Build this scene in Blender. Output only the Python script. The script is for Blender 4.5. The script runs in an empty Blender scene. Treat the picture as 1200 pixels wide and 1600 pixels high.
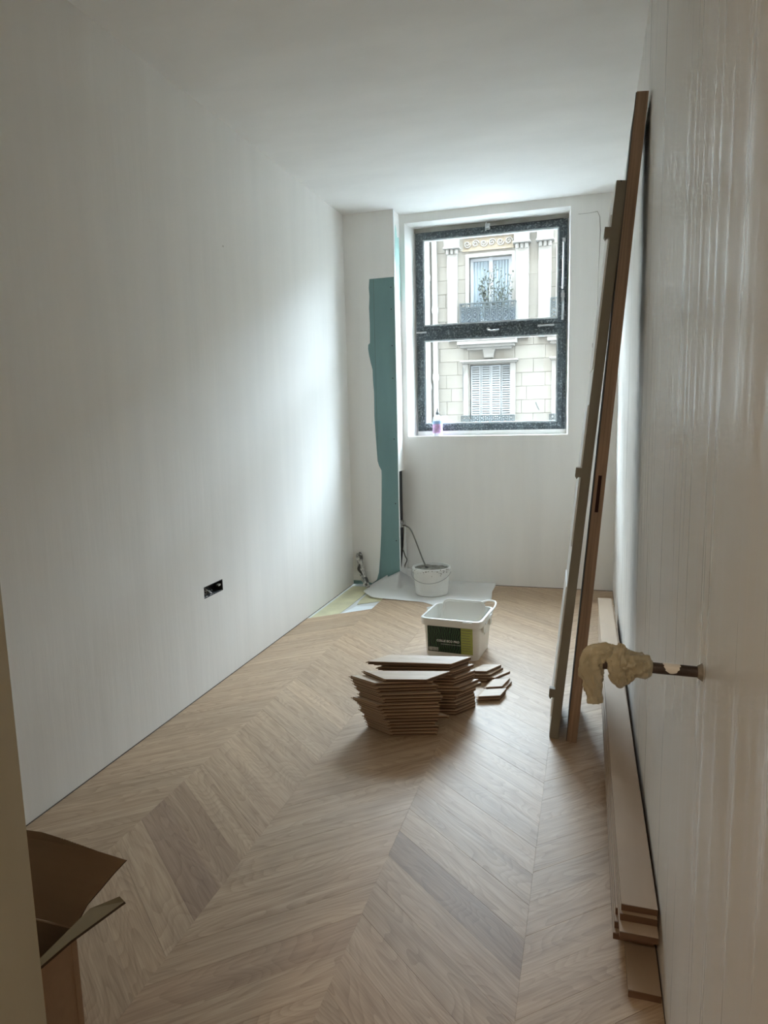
import bpy, bmesh, math, random
from mathutils import Vector, Matrix, noise
random.seed(7)
C = bpy.data.collections.new('room'); bpy.context.scene.collection.children.link(C)
SC = bpy.context.scene
R = math.radians
# ------------------------------------------------------------------ camera
CX, CZ, FPX = 1.7321, 1.30, 1071.5
YAW, PITCH, ROLL = 0.29266, -0.14252, -0.02414
cam = bpy.data.cameras.new('camera'); camo = bpy.data.objects.new('camera', cam); C.objects.link(camo)
_f = Vector((-math.sin(YAW)*math.cos(PITCH), math.cos(YAW)*math.cos(PITCH), math.sin(PITCH)))
_r = Vector((math.cos(YAW), math.sin(YAW), 0)); _u = _r.cross(_f)
_r2 = _r*math.cos(ROLL) + _u*math.sin(ROLL); _u2 = -_r*math.sin(ROLL) + _u*math.cos(ROLL)
M = Matrix((_r2, _u2, -_f)).transposed().to_4x4(); M.translation = Vector((CX, 0, CZ))
camo.matrix_world = M
cam.sensor_fit = 'HORIZONTAL'; cam.sensor_width = 36; cam.lens = 36*FPX/1200; cam.clip_start = 0.02; cam.clip_end = 200
SC.camera = camo
# ------------------------------------------------------------------ light and exposure
W_ = bpy.data.worlds.new('sky'); SC.world = W_; W_.use_nodes = True
bg = W_.node_tree.nodes['Background']; bg.inputs[0].default_value = (0.71, 0.875, 1.0, 1); bg.inputs[1].default_value = 12.0
SC.view_settings.view_transform = 'Standard'; SC.view_settings.look = 'None'
SC.view_settings.exposure = 2.08; SC.view_settings.gamma = 1; SC.view_settings.use_curve_mapping = False
SC.cycles.max_bounces = 12; SC.cycles.diffuse_bounces = 10; SC.cycles.glossy_bounces = 4; SC.cycles.transparent_max_bounces = 12
SC.cycles.use_denoising = True; SC.cycles.caustics_reflective = False; SC.cycles.caustics_refractive = False
SC.cycles.sample_clamp_indirect = 6
# room measures (metres): X to the right, Y towards the window, Z up
W, D1, D2, H, CW = 1.909, 4.89, 5.046, 2.719, 0.379
WL, WR, WT, WB = 0.4176, 1.582, 2.658, 1.123          # window recess on the room side
IL, IR, IT, IB, DR = 0.455, 1.566, 2.650, 1.123, 0.16   # recess at the frame and its depth
pl = bpy.data.lights.new('window_daylight_portal', 'AREA'); pl.shape = 'RECTANGLE'; pl.size = 1.14; pl.size_y = 1.55
pl.cycles.is_portal = True
plo = bpy.data.objects.new('window_daylight_portal', pl); C.objects.link(plo); plo.location = (1.01, D2+DR+0.09, 1.9); plo.rotation_euler = (R(-90), 0, 0)
hl = bpy.data.lights.new('hall_fill_light', 'AREA'); hl.shape = 'DISK'; hl.size = 0.3; hl.energy = 5.5; hl.color = (1.0, 0.80, 0.58)  # unseen fill lamp, added to warm and brighten the doorway end
hlo = bpy.data.objects.new('hall_fill_light', hl); C.objects.link(hlo); hlo.location = (1.2, -1.3, 2.60)

# ------------------------------------------------------------------ materials
def mat(name, col=(.8,.8,.8), rough=.6, metal=0, spec=.5, var=0.0, vscale=8, stretch=(1,1,1), bump=0, bscale=60, bstretch=None, objrand=0, emit=None, alpha=None, rvar=0):
    m = bpy.data.materials.new(name); m.use_nodes = True; nt = m.node_tree; N = nt.nodes; L = nt.links
    b = N['Principled BSDF']
    b.inputs['Base Color'].default_value = (*col, 1); b.inputs['Roughness'].default_value = rough
    b.inputs['Metallic'].default_value = metal; b.inputs['Specular IOR Level'].default_value = spec
    tc = N.new('ShaderNodeTexCoord')
    def noi(scale, st, detail=4):
        mp = N.new('ShaderNodeMapping'); mp.inputs['Scale'].default_value = st; L.new(tc.outputs['Object'], mp.inputs[0])
        n = N.new('ShaderNodeTexNoise'); n.inputs['Scale'].default_value = scale; n.inputs['Detail'].default_value = detail
        L.new(mp.outputs[0], n.inputs['Vector']); return n
    last = None
    if var:
        n = noi(vscale, stretch); cr = N.new('ShaderNodeValToRGB')
        cr.color_ramp.elements[0].position = .3; cr.color_ramp.elements[1].position = .7
        cr.color_ramp.elements[0].color = (*[max(0, c*(1-var)) for c in col], 1); cr.color_ramp.elements[1].color = (*[min(1, c*(1+var)) for c in col], 1)
        L.new(n.outputs['Fac'], cr.inputs[0]); last = cr.outputs[0]; L.new(last, b.inputs['Base Color'])
        if rvar:
            mr = N.new('ShaderNodeMapRange'); mr.inputs[1].default_value = .35; mr.inputs[2].default_value = .65
            mr.inputs[3].default_value = rough-rvar; mr.inputs[4].default_value = rough+rvar
            L.new(n.outputs['Fac'], mr.inputs[0]); L.new(mr.outputs[0], b.inputs['Roughness'])
    if objrand:
        oi = N.new('ShaderNodeObjectInfo'); mr = N.new('ShaderNodeMapRange'); mr.inputs[3].default_value = 1-objrand; mr.inputs[4].default_value = 1+objrand
        L.new(oi.outputs['Random'], mr.inputs[0]); mx = N.new('ShaderNodeVectorMath'); mx.operation = 'SCALE'
        if last: L.new(last, mx.inputs[0])
        else: mx.inputs[0].default_value = col
        L.new(mr.outputs[0], mx.inputs['Scale']); L.new(mx.outputs[0], b.inputs['Base Color'])
    if bump:
        n = noi(bscale, bstretch or stretch, 6); bp = N.new('ShaderNodeBump'); bp.inputs['Strength'].default_value = bump; bp.inputs['Distance'].default_value = .01
        L.new(n.outputs['Fac'], bp.inputs['Height']); L.new(bp.outputs[0], b.inputs['Normal'])
    return m

def oak_mat(name, light=(.555,.408,.272), dark=(.31,.208,.130), rough=.45, world_rand=True, pinkish=True):
    """lacquered oak: grain runs along the board's own X axis"""
    m = bpy.data.materials.new(name); m.use_nodes = True; nt = m.node_tree; N = nt.nodes; L = nt.links; b = N['Principled BSDF']
    tc = N.new('ShaderNodeTexCoord'); oi = N.new('ShaderNodeObjectInfo')
    off = N.new('ShaderNodeVectorMath'); off.operation = 'SCALE'; off.inputs[0].default_value = (37, 53, 11); L.new(oi.outputs['Random'], off.inputs['Scale'])
    ad = N.new('ShaderNodeVectorMath'); ad.operation = 'ADD'; L.new(tc.outputs['Object'], ad.inputs[0]); L.new(off.outputs[0], ad.inputs[1])
    def mp(s):
        q = N.new('ShaderNodeMapping'); q.inputs['Scale'].default_value = s; L.new(ad.outputs[0], q.inputs[0]); return q
    def noi(sc, det, dist=0):
        n = N.new('ShaderNodeTexNoise'); n.inputs['Scale'].default_value = 1; n.inputs['Detail'].default_value = det; n.inputs['Distortion'].default_value = dist
        L.new(mp(sc).outputs[0], n.inputs['Vector']); return n
    def math_(op, a_, b_=None, c_=None):
        n = N.new('ShaderNodeMath'); n.operation = op
        for i_, v_ in enumerate((a_, b_, c_)):
            if v_ is None: continue
            if isinstance(v_, (int, float)): n.inputs[i_].default_value = v_
            else: L.new(v_, n.inputs[i_])
        return n.outputs[0]
    # cathedral figure: contour lines of a smooth field stretched along the board
    n0 = noi((2.1, 9, 1), 1.5, .25)
    rings = math_('FRACT', math_('MULTIPLY', n0.outputs['Fac'], 22))
    rings = math_('POWER', rings, 2.2)
    n1 = noi((10, 260, 1), 4)                 # pores
    n2 = noi((2.2, 46, 1), 3)                 # streaks
    n3 = noi((1.3, 5, 1), 2)                  # where the figure is strong
    fig = math_('MULTIPLY', rings, math_('MULTIPLY', n3.outputs['Fac'], .36))
    tot = math_('MULTIPLY_ADD', n1.outputs['Fac'], .62, fig)
    tot = math_('MULTIPLY_ADD', n2.outputs['Fac'], .72, tot)
    class _o: pass
    a2 = _o(); a2.outputs = [tot]
    cr = N.new('ShaderNodeValToRGB'); e = cr.color_ramp.elements
    e[0].position = .42; e[0].color = (*light, 1); e[1].position = 1.02; e[1].color = (*dark, 1)
    L.new(a2.outputs[0], cr.inputs[0])
    # board to board tone
    mx = N.new('ShaderNodeVectorMath'); mx.operation = 'MULTIPLY'; L.new(cr.outputs[0], mx.inputs[0]); L.new(oi.outputs['Color'], mx.inputs[1])
    L.new(mx.outputs[0], b.inputs['Base Color'])
    rr = N.new('ShaderNodeMapRange'); rr.inputs[3].default_value = rough-.06; rr.inputs[4].default_value = rough+.1; L.new(n1.outputs['Fac'], rr.inputs[0]); L.new(rr.outputs[0], b.inputs['Roughness'])
    bp = N.new('ShaderNodeBump'); bp.inputs['Strength'].default_value = .12; bp.inputs['Distance'].default_value = .002
    L.new(n1.outputs['Fac'], bp.inputs['Height']); L.new(bp.outputs[0], b.inputs['Normal'])
    b.inputs['Specular IOR Level'].default_value = .45
    return m

MT = {}
def plaster(name, col, streak=.03, rough=.6, st=(6, 6, .55), bs=(12, 12, 1.2), rv=.12, bmp=.10):
    m = mat(name, col, rough, var=streak, vscale=1.6, stretch=st, bump=bmp, bscale=3, bstretch=bs, rvar=rv, spec=.4)
    nt = m.node_tree; N = nt.nodes; L = nt.links; b = N['Principled BSDF']
    # sparse small knocks in the skim coat
    tc = N.new('ShaderNodeTexCoord'); v = N.new('ShaderNodeTexVoronoi'); v.inputs['Scale'].default_value = 2.6; L.new(tc.outputs['Object'], v.inputs['Vector'])
    lt = N.new('ShaderNodeMath'); lt.operation = 'LESS_THAN'; lt.inputs[1].default_value = .012; L.new(v.outputs['Distance'], lt.inputs[0])
    src = b.inputs['Base Color'].links[0].from_socket
    mx = N.new('ShaderNodeMix'); mx.data_type = 'RGBA'; L.new(lt.outputs[0], mx.inputs[0]); L.new(src, mx.inputs[6]); mx.inputs[7].default_value = (.38, .35, .32, 1)
    L.new(mx.outputs[2], b.inputs['Base Color'])
    return m
MT['wall'] = plaster('skim_plaster', (.80, .785, .755))
MT['wall_r'] = plaster('streaky_skim_plaster', (.75, .725, .685), .045, .44, (26, 26, .5), (16, 16, .62), .18, .055)
MT['ceil'] = mat('ceiling_plaster', (.82, .81, .79), .75, var=.035, vscale=2.2, stretch=(1, 2.2, 1), bump=.15, bscale=9, bstretch=(1, 2, 1))
MT['hall'] = mat('hall_paint', (.62, .58, .52), .7)
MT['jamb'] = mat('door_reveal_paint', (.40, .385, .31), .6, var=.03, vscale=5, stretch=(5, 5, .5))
MT['oak'] = oak_mat('oak_floor')
MT['oakloose'] = oak_mat('oak_loose_board', (.60, .475, .355), (.44, .33, .235), .5)
MT['ply'] = mat('board_plywood_edge', (.40, .27, .17), .75, var=.3, vscale=3, stretch=(2, 2, 160), objrand=.18)
MT['groove'] = mat('board_groove', (.075,.042,.024), .85)
MT['plylow'] = mat('board_lower_ply', (.20,.12,.072), .8, objrand=.2)
MT['tongue'] = mat('board_tongue_ply', (.42, .30, .20), .75, objrand=.15)
MT['screed'] = mat('screed', (.66, .67, .66), .8, var=.06, vscale=6, bump=.2, bscale=40)
MT['yellow'] = mat('yellow_underlay', (.60, .565, .37), .75, var=.12, vscale=7, bump=.1, bscale=60)
MT['whitepatch'] = mat('white_filler', (.78, .82, .84), .7, var=.05, vscale=12)
MT['green'] = mat('green_plasterboard', (.17, .285, .285), .75, var=.07, vscale=3, stretch=(3, 3, .6))
MT['greenthin'] = mat('thin_green_skim', (.42, .66, .62), .7, var=.12, vscale=9, stretch=(2, 2, .5))
MT['bead'] = mat('corner_bead', (.82, .84, .84), .5)
MT['gap'] = mat('open_joint', (.12,.10,.085), .9)
MT['dark'] = mat('dark_void', (.03, .032, .035), .8)
MT['frame'] = mat('dusty_black_steel', (.046, .060, .068), .55, var=.5, vscale=14, bump=.2, bscale=80)
def dusty(m, scale=60, cov=.60, dust=(.30, .335, .345)):
    nt = m.node_tree; N = nt.nodes; L = nt.links; b = N['Principled BSDF']; tc = N.new('ShaderNodeTexCoord')
    n = N.new('ShaderNodeTexNoise'); n.inputs['Scale'].default_value = scale; n.inputs['Detail'].default_value = 7; n.inputs['Roughness'].default_value = .75; L.new(tc.outputs['Object'], n.inputs['Vector'])
    mr = N.new('ShaderNodeMapRange'); mr.inputs[1].default_value = cov; mr.inputs[2].default_value = cov+.12; L.new(n.outputs['Fac'], mr.inputs[0])
    src = b.inputs['Base Color'].links[0].from_socket
    mx = N.new('ShaderNodeMix'); mx.data_type = 'RGBA'; L.new(mr.outputs[0], mx.inputs[0]); L.new(src, mx.inputs[6]); mx.inputs[7].default_value = (*dust, 1); L.new(mx.outputs[2], b.inputs['Base Color'])
dusty(MT['frame'], 75, .51)
MT['framegrey'] = mat('grey_glazing_bead', (.50, .52, .52), .6, var=.2, vscale=20)
MT['steel'] = mat('dull_steel', (.55, .56, .56), .38, metal=.8, var=.1, vscale=20)
MT['header'] = mat('grimy_header', (.30, .28, .25), .8, var=.2, vscale=9)
def glass(name, fac=.05, rough=.02, dust=.03, dcol=(.85,.9,.92)):
    m = bpy.data.materials.new(name); m.use_nodes = True; nt = m.node_tree; N = nt.nodes; L = nt.links; N.remove(N['Principled BSDF'])
    o = N['Material Output']; t = N.new('ShaderNodeBsdfTransparent'); g = N.new('ShaderNodeBsdfGlossy'); g.inputs['Roughness'].default_value = rough
    d = N.new('ShaderNodeBsdfDiffuse'); d.inputs[0].default_value = (*dcol, 1)
    a = N.new('ShaderNodeMixShader'); a.inputs[0].default_value = fac; L.new(t.outputs[0], a.inputs[1]); L.new(g.outputs[0], a.inputs[2])
    c = N.new('ShaderNodeMixShader'); c.inputs[0].default_value = dust; L.new(a.outputs[0], c.inputs[1]); L.new(d.outputs[0], c.inputs[2]); L.new(c.outputs[0], o.inputs[0]); return m
MT['glass'] = glass('dusty_window_glass')
MT['bottle'] = glass('clear_plastic', .12, .15, .35)
MT['sheet'] = glass('translucent_dust_sheet', .06, .3, .58, (.90,.895,.87))
MT['greydoor'] = mat('grey_brown_door_paint', (.235, .21, .165), .55, var=.05, vscale=3, stretch=(4, 4, .5))
MT['whitepaint'] = mat('chipped_white_paint', (.72, .70, .66), .5, var=.05, vscale=4)
MT['redwood'] = mat('raw_brown_timber', (.30, .20, .135), .6, var=.28, vscale=3, stretch=(40, 40, .8), bump=.2, bscale=3, bstretch=(60, 60, 1))
MT['shadeface'] = mat('shade_toned_leaf_face', (.055,.062,.068), .6, var=.1, vscale=4)  # near-black colour stands in for shade on the brown leaf's faces
MT['mortise'] = mat('mortise_shadow_brown', (.045, .012, .012), .8)
MT['mdf'] = mat('raw_mdf', (.37, .27, .185), .62, var=.05, vscale=5, stretch=(3, .5, 3), objrand=.06)
MT['mdfedge'] = mat('sawn_mdf_edge', (.13, .068, .036), .8, objrand=.15)
MT['bucket'] = mat('white_plastic', (.76, .75, .71), .38, var=.02, vscale=5)
MT['bucketdirty'] = mat('plastered_white_plastic', (.70, .70, .67), .5, var=.06, vscale=9, bump=.1, bscale=30)
MT['mortar'] = mat('grey_mortar', (.24, .23, .20), .9, var=.35, vscale=30, bump=.8, bscale=40)
MT['wire'] = mat('bail_wire', (.36,.36,.35), .5, metal=.3)
MT['hose'] = mat('grey_hose', (.17, .165, .14), .6)
MT['lime'] = mat('lime_label', (.38, .42, .10), .5, var=.12, vscale=6, stretch=(.5, .5, 30))
MT['jungle'] = mat('jungle_label', (.012, .03, .016), .45, var=.9, vscale=16, stretch=(2.5, 1, .6))
nt = MT['jungle'].node_tree; _w = nt.nodes.new('ShaderNodeTexWave'); _w.inputs['Scale'].default_value = 26; _w.inputs['Distortion'].default_value = 9; _w.inputs['Detail'].default_value = 3
_t = nt.nodes.new('ShaderNodeTexCoord'); nt.links.new(_t.outputs['Object'], _w.inputs['Vector'])
_c = nt.nodes.new('ShaderNodeValToRGB'); _c.color_ramp.elements[0].color = (.006, .012, .010, 1); _c.color_ramp.elements[0].position = .35; _c.color_ramp.elements[1].color = (.035, .10, .04, 1)
nt.links.new(_w.outputs['Fac'], _c.inputs[0]); nt.links.new(_c.outputs[0], nt.nodes['Principled BSDF'].inputs['Base Color'])
MT['white'] = mat('white_print', (.85, .85, .83), .5)
MT['greyprint'] = mat('grey_print', (.35, .36, .34), .6, var=.5, vscale=60)
MT['pink'] = mat('pink_blue_label', (.62, .38, .62), .5, var=.4, vscale=26)
MT['blue'] = mat('blue_label', (.30, .45, .66), .5)
MT['nozzle'] = mat('dark_nozzle', (.10, .11, .12), .5)
MT['card'] = mat('cardboard', (.30, .185, .108), .85, var=.06, vscale=3, stretch=(1, 14, 14), bump=.05, bscale=3, bstretch=(1, 90, 1))
MT['cardin'] = mat('cardboard_outside', (.33, .24, .13), .85, var=.06, vscale=4)
MT['cardedge'] = mat('torn_cardboard_edge', (.07, .04, .022), .9)
MT['fluff'] = mat('torn_paper', (.62, .52, .42), .9)
MT['rag'] = mat('yellowed_plastic_wrap', (.41, .375, .27), .38, var=.22, vscale=16, bump=.35, bscale=20, spec=.6)
MT['pipe'] = mat('rusty_pipe', (.05, .032, .026), .55, var=.5, vscale=30, bump=.3, bscale=60)
MT['collar'] = mat('plaster_smeared_collar', (.22,.20,.17), .8, var=.5, vscale=60)
MT['foil'] = mat('pale_cable_sheath', (.44, .43, .40), .45, var=.8, vscale=55)
MT['cabledark'] = mat('dark_cable', (.07, .068, .06), .6)
MT['stone'] = mat('limestone', (0.177, 0.162, 0.134), .85, var=.06, vscale=2.2, bump=.2, bscale=14, objrand=.05)
MT['stonejoint'] = mat('stone_joint', (.17,.155,.13), .9)
MT['stonepale'] = mat('pale_carved_stone', (0.19, 0.179, 0.158), .85, var=.05, vscale=3)
MT['frieze'] = mat('carved_frieze_stone', (0.168, 0.135, 0.09), .85, var=.15, vscale=12)
MT['wfwhite'] = mat('white_window_paint', (0.29, 0.306, 0.319), .5)
MT['curtain'] = mat('net_curtain', (0.175, 0.217, 0.241), .8, var=.12, vscale=6, stretch=(5, 1, .3))
MT['farglass'] = mat('far_window_glass', (0.155, 0.202, 0.233), .12, spec=.6)
MT['shutter'] = mat('white_shutter_paint', (0.233, 0.248, 0.248), .55)
MT['shuttergap'] = mat('shutter_back', (0.137, 0.154, 0.158), .8)
MT['iron'] = mat('wrought_iron', (.018,.026,.026), .6)
MT['bluecloth'] = mat('blue_grey_screen', (0.098, 0.12, 0.153), .8, var=.08, vscale=6)
MT['leaf'] = mat('dull_green_leaf', (0.035, 0.04, 0.025), .7, var=.4, vscale=9)
MT['pot'] = mat('grey_planter', (.3, .3, .29), .8)
MT['zincpipe'] = mat('painted_downpipe', (0.217, 0.21, 0.195), .6)
MT['ownface'] = mat('dark_sky_block', (.22,.19,.17), .9, var=.1, vscale=3)  # kept dark to cut light bounced onto the facade opposite
MT['asphalt'] = mat('asphalt', (.16, .16, .16), .9, var=.1, vscale=4)
MT['zinc'] = mat('zinc_roof', (.30, .33, .36), .5)

# ------------------------------------------------------------------ mesh helpers
class MB:
    def __init__(s): s.v = []; s.f = []; s.m = []; s.mi = 0
    def add(s, vs, fs, mi=None):
        b = len(s.v); s.v += [tuple(v) for v in vs]
        for f in fs: s.f.append(tuple(b+i for i in f)); s.m.append(s.mi if mi is None else mi)
        return s
    def box(s, x0, x1, y0, y1, z0, z1, mi=None):
        return s.add([(x0,y0,z0),(x1,y0,z0),(x1,y1,z0),(x0,y1,z0),(x0,y0,z1),(x1,y0,z1),(x1,y1,z1),(x0,y1,z1)],
                     [(0,3,2,1),(4,5,6,7),(0,1,5,4),(1,2,6,5),(2,3,7,6),(3,0,4,7)], mi)
    def prism(s, pts, z0, z1, mi=None, side=None, off0=None, top=True, bottom=True):
        n = len(pts); p0 = off0 or pts
        vs = [(p[0],p[1],z0) for p in p0]+[(p[0],p[1],z1) for p in pts]
        s.add(vs, [(i,(i+1)%n,n+(i+1)%n,n+i) for i in range(n)], side if side is not None else mi)
        b = len(s.v)-2*n
        if top: s.f.append(tuple(b+n+i for i in range(n))); s.m.append(mi or 0)
        if bottom: s.f.append(tuple(b+i for i in reversed(range(n)))); s.m.append(side if side is not None else (mi or 0))
        return s
    def poly_y(s, pts, y0, y1, mi=None):      # polygon in x,z extruded along y (front face at y0)
        n = len(pts); s.add([(p[0],y0,p[1]) for p in pts]+[(p[0],y1,p[1]) for p in pts],
            [tuple(range(n)), tuple(reversed(range(n,2*n)))]+[(i,n+i,n+(i+1)%n,(i+1)%n) for i in range(n)], mi); return s
    def poly_x(s, pts, x0, x1, mi=None):      # polygon in y,z
        n = len(pts); s.add([(x0,p[0],p[1]) for p in pts]+[(x1,p[0],p[1]) for p in pts],
            [tuple(reversed(range(n))), tuple(range(n,2*n))]+[(i,(i+1)%n,n+(i+1)%n,n+i) for i in range(n)], mi); return s
    def tube(s, pts, r, seg=8, mi=None, caps=True):
        pts = [Vector(p) for p in pts]; rs = r if isinstance(r, (list, tuple)) else [r]*len(pts); vs = []; fs = []
        up = Vector((0,0,1)); prev = None
        for i, p in enumerate(pts):
            t = (pts[min(i+1,len(pts)-1)]-pts[max(i-1,0)]).normalized()
            if prev is None: a = t.cross(up if abs(t.z) < .9 else Vector((1,0,0))).normalized()
            else: a = (prev-t*prev.dot(t)).normalized()
            prev = a; b = t.cross(a)
            for k in range(seg):
                an = 2*math.pi*k/seg; vs.append(p+(a*math.cos(an)+b*math.sin(an))*rs[i])
        for i in range(len(pts)-1):
            for k in range(seg):
                fs.append((i*seg+k, i*seg+(k+1)%seg, (i+1)*seg+(k+1)%seg, (i+1)*seg+k))
        if caps: fs += [tuple(reversed(range(seg))), tuple(range((len(pts)-1)*seg, len(pts)*seg))]
        return s.add(vs, fs, mi)
    def lathe(s, prof, cx, cy, seg=32, mi=None):
        vs = []; fs = []
        for (r, z) in prof:
            for k in range(seg): an = 2*math.pi*k/seg; vs.append((cx+r*math.cos(an), cy+r*math.sin(an), z))
        for i in range(len(prof)-1):
            for k in range(seg): fs.append((i*seg+k, i*seg+(k+1)%seg, (i+1)*seg+(k+1)%seg, (i+1)*seg+k))
        return s.add(vs, fs, mi)
    def build(s, name, mats, parent=None, smooth=False, bevel=0, loc=None, origin=None):
        me = bpy.data.meshes.new(name)
        vs = s.v if origin is None else [(v[0]-origin[0], v[1]-origin[1], v[2]-origin[2]) for v in s.v]
        me.from_pydata(vs, [], s.f)
        for m in (mats if isinstance(mats, (list, tuple)) else [mats]): me.materials.append(m)
        for p, mi in zip(me.polygons, s.m): p.material_index = mi; p.use_smooth = smooth
        bm = bmesh.new(); bm.from_mesh(me); bmesh.ops.recalc_face_normals(bm, faces=bm.faces); bm.to_mesh(me); bm.free()
        o = bpy.data.objects.new(name, me); C.objects.link(o)
        if origin is not None: o.location = origin
        if loc is not None: o.location = loc
        if parent: o.parent = parent
        if bevel:
            b = o.modifiers.new('bevel', 'BEVEL'); b.width = bevel; b.segments = 2; b.limit_method = 'ANGLE'
        if smooth: shade(o)
        return o
def shade(o):
    # smooth within 35 degrees only
    me = o.data; bm = bmesh.new(); bm.from_mesh(me)
    for e in bm.edges: e.smooth = not (len(e.link_faces) == 2 and e.calc_face_angle(0) > R(38))
    bm.to_mesh(me); bm.free()
def tag(o, label=None, cat=None, group=None, kind=None):
    if label: o['label'] = label
    if cat: o['category'] = cat
    if group: o['group'] = group
    if kind: o['kind'] = kind
    return o
def empty(name, loc=(0,0,0), rz=0):
    o = bpy.data.objects.new(name, None); C.objects.link(o); o.location = loc; o.rotation_euler = (0,0,rz); o.empty_display_size = .05; return o
def struct(o, label=None, cat=None): return tag(o, label, cat, kind='structure')
def clip(poly, a, b, c):                      # keep a*x+b*y<=c
    out = []
    for i, p in enumerate(poly):
        q = poly[(i+1)%len(poly)]; dp = a*p[0]+b*p[1]-c; dq = a*q[0]+b*q[1]-c
        if dp <= 0: out.append(p)
        if dp*dq < 0: t = dp/(dp-dq); out.append((p[0]+t*(q[0]-p[0]), p[1]+t*(q[1]-p[1])))
    return out
ORD = ['topmost','second','third','fourth','fifth','sixth','seventh','eighth','ninth','tenth','eleventh','twelfth','thirteenth','fourteenth','fifteenth','sixteenth','seventeenth','eighteenth']

# ------------------------------------------------------------------ floor with chevron planks
YH = -2.2                                     # back of the hallway behind the camera
fl = MB().box(-.6, W+.12, YH, D2+.14, -.20, -.014).build('floor', MT['screed'])
struct(fl, 'pale oak chevron floor laid over bare screed', 'floor')
TAN, PITCHY = .85, .125
AN = math.atan(TAN)
rails = [(0.0, .345, 1), (.345, .765, -1), (.765, 1.18, 1), (1.18, 1.60, -1), (1.60, W, 1)]
XB = .345                                     # left rail stops at this seam
def plank(poly, sgn, tone=None):
    if len(poly) < 3: return
    cx = sum(p[0] for p in poly)/len(poly); cy = sum(p[1] for p in poly)/len(poly); a = AN*sgn
    ca, sa = math.cos(-a), math.sin(-a)
    loc = [((x-cx)*ca-(y-cy)*sa, (x-cx)*sa+(y-cy)*ca) for x, y in poly]
    g = .00005
    def inset(pts, d):
        n = len(pts); out = []
        for i in range(n):
            p, q, r = Vector(pts[i-1]), Vector(pts[i]), Vector(pts[(i+1)%n])
            e1 = (q-p); e2 = (r-q)
            if e1.length < 1e-6 or e2.length < 1e-6: out.append(tuple(q)); continue
            n1 = Vector((-e1.y, e1.x)).normalized(); n2 = Vector((-e2.y, e2.x)).normalized()
            k = 1+n1.dot(n2); out.append(tuple(q+(n1+n2)*(d/max(k,.3))))
        return out
    lo = inset(loc, g); up = inset(loc, g+.0003)
    m = MB(); n = len(lo); dz = random.uniform(-.0003, .0003)
    m.add([(x,y,-.014) for x,y in lo]+[(x,y,-.0003+dz) for x,y in lo]+[(x,y,dz) for x,y in up],
          [(i,(i+1)%n,n+(i+1)%n,n+i) for i in range(n)]+[(n+i,n+(i+1)%n,2*n+(i+1)%n,2*n+i) for i in range(n)]+[tuple(2*n+i for i in range(n))])
    me = bpy.data.meshes.new('plank'); me.from_pydata(m.v, [], m.f); me.materials.append(MT['oak'])
    o = bpy.data.objects.new('plank', me); C.objects.link(o); o.location = (cx, cy, 0); o.rotation_euler = (0,0,a); o.parent = fl
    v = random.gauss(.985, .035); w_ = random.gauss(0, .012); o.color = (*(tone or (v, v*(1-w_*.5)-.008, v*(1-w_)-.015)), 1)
for ri, (x0, x1, sgn) in enumerate(rails):
    base = 1.792-.125*20 if ri >= 2 else 1.76-.125*20
    # y at the seam where this rail's boards start
    k = 0
    xs = {0: XB, 1: XB, 2: 1.18, 3: 1.18, 4: 1.60}[ri]
    yb = base if ri < 4 else base-.125*3+.36-.34+.01
    while True:
        y0 = yb+PITCHY*k; k += 1
        if y0 > D2+.4: break
        def yy(x, y): return y+sgn*TAN*(x-xs)
        poly = [(x0, yy(x0,y0)), (x1, yy(x1,y0)), (x1, yy(x1,y0+PITCHY)), (x0, yy(x0,y0+PITCHY))]
        if ri == 0 and y0 > 4.20: break                       # unfinished corner
        poly = clip(poly, 0, 1, D2-.0004); poly = clip(poly, 0, -1, .55); 
        if ri == 0: poly = clip(poly, -1, 0, -.0004)
        if ri == 4: poly = clip(poly, 1, 0, W-.0004)
        if ri == 1 and poly and max(p[1] for p in poly) > D1-.01:
            lim = D1-.004; poly = clip(poly, 0, 1, lim) if poly and min(p[0] for p in poly) < CW else poly
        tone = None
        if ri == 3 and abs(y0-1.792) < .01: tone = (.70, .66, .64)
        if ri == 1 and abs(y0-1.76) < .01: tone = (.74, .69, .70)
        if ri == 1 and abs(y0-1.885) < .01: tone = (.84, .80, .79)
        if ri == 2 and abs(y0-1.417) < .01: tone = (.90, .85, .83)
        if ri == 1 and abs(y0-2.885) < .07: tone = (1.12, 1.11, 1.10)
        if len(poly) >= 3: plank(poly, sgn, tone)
def flat(name, pts, z, m, par, t=.002, label=None):
    o = MB().prism(pts, z-t, z, 0).build(name, m, par)
    if label: o['label'] = label
    return o
flat('underlay_patch', [(.004,4.02),(.085,3.985),(.155,4.118),(.165,4.35),(.165,4.86),(.004,4.86)], -.010, MT['yellow'], fl, label='dull yellow underlay strip beside wall')
flat('underlay_patch', [(.20,4.38),(.345,4.50),(.345,4.85),(.185,4.85),(.185,4.5)], -.010, MT['yellow'], fl, label='dull yellow underlay strip by green board')
flat('filler_patch', [(.01,3.975),(.05,3.98),(.335,4.24),(.335,4.36),(.21,4.33),(.165,4.12)], -.0095, MT['whitepatch'], fl, label='white filler patch')
hf = MB().box(-.6, W, YH, -.56, -.014, 0).build('hall_floor', MT['hall'], fl)

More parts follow.
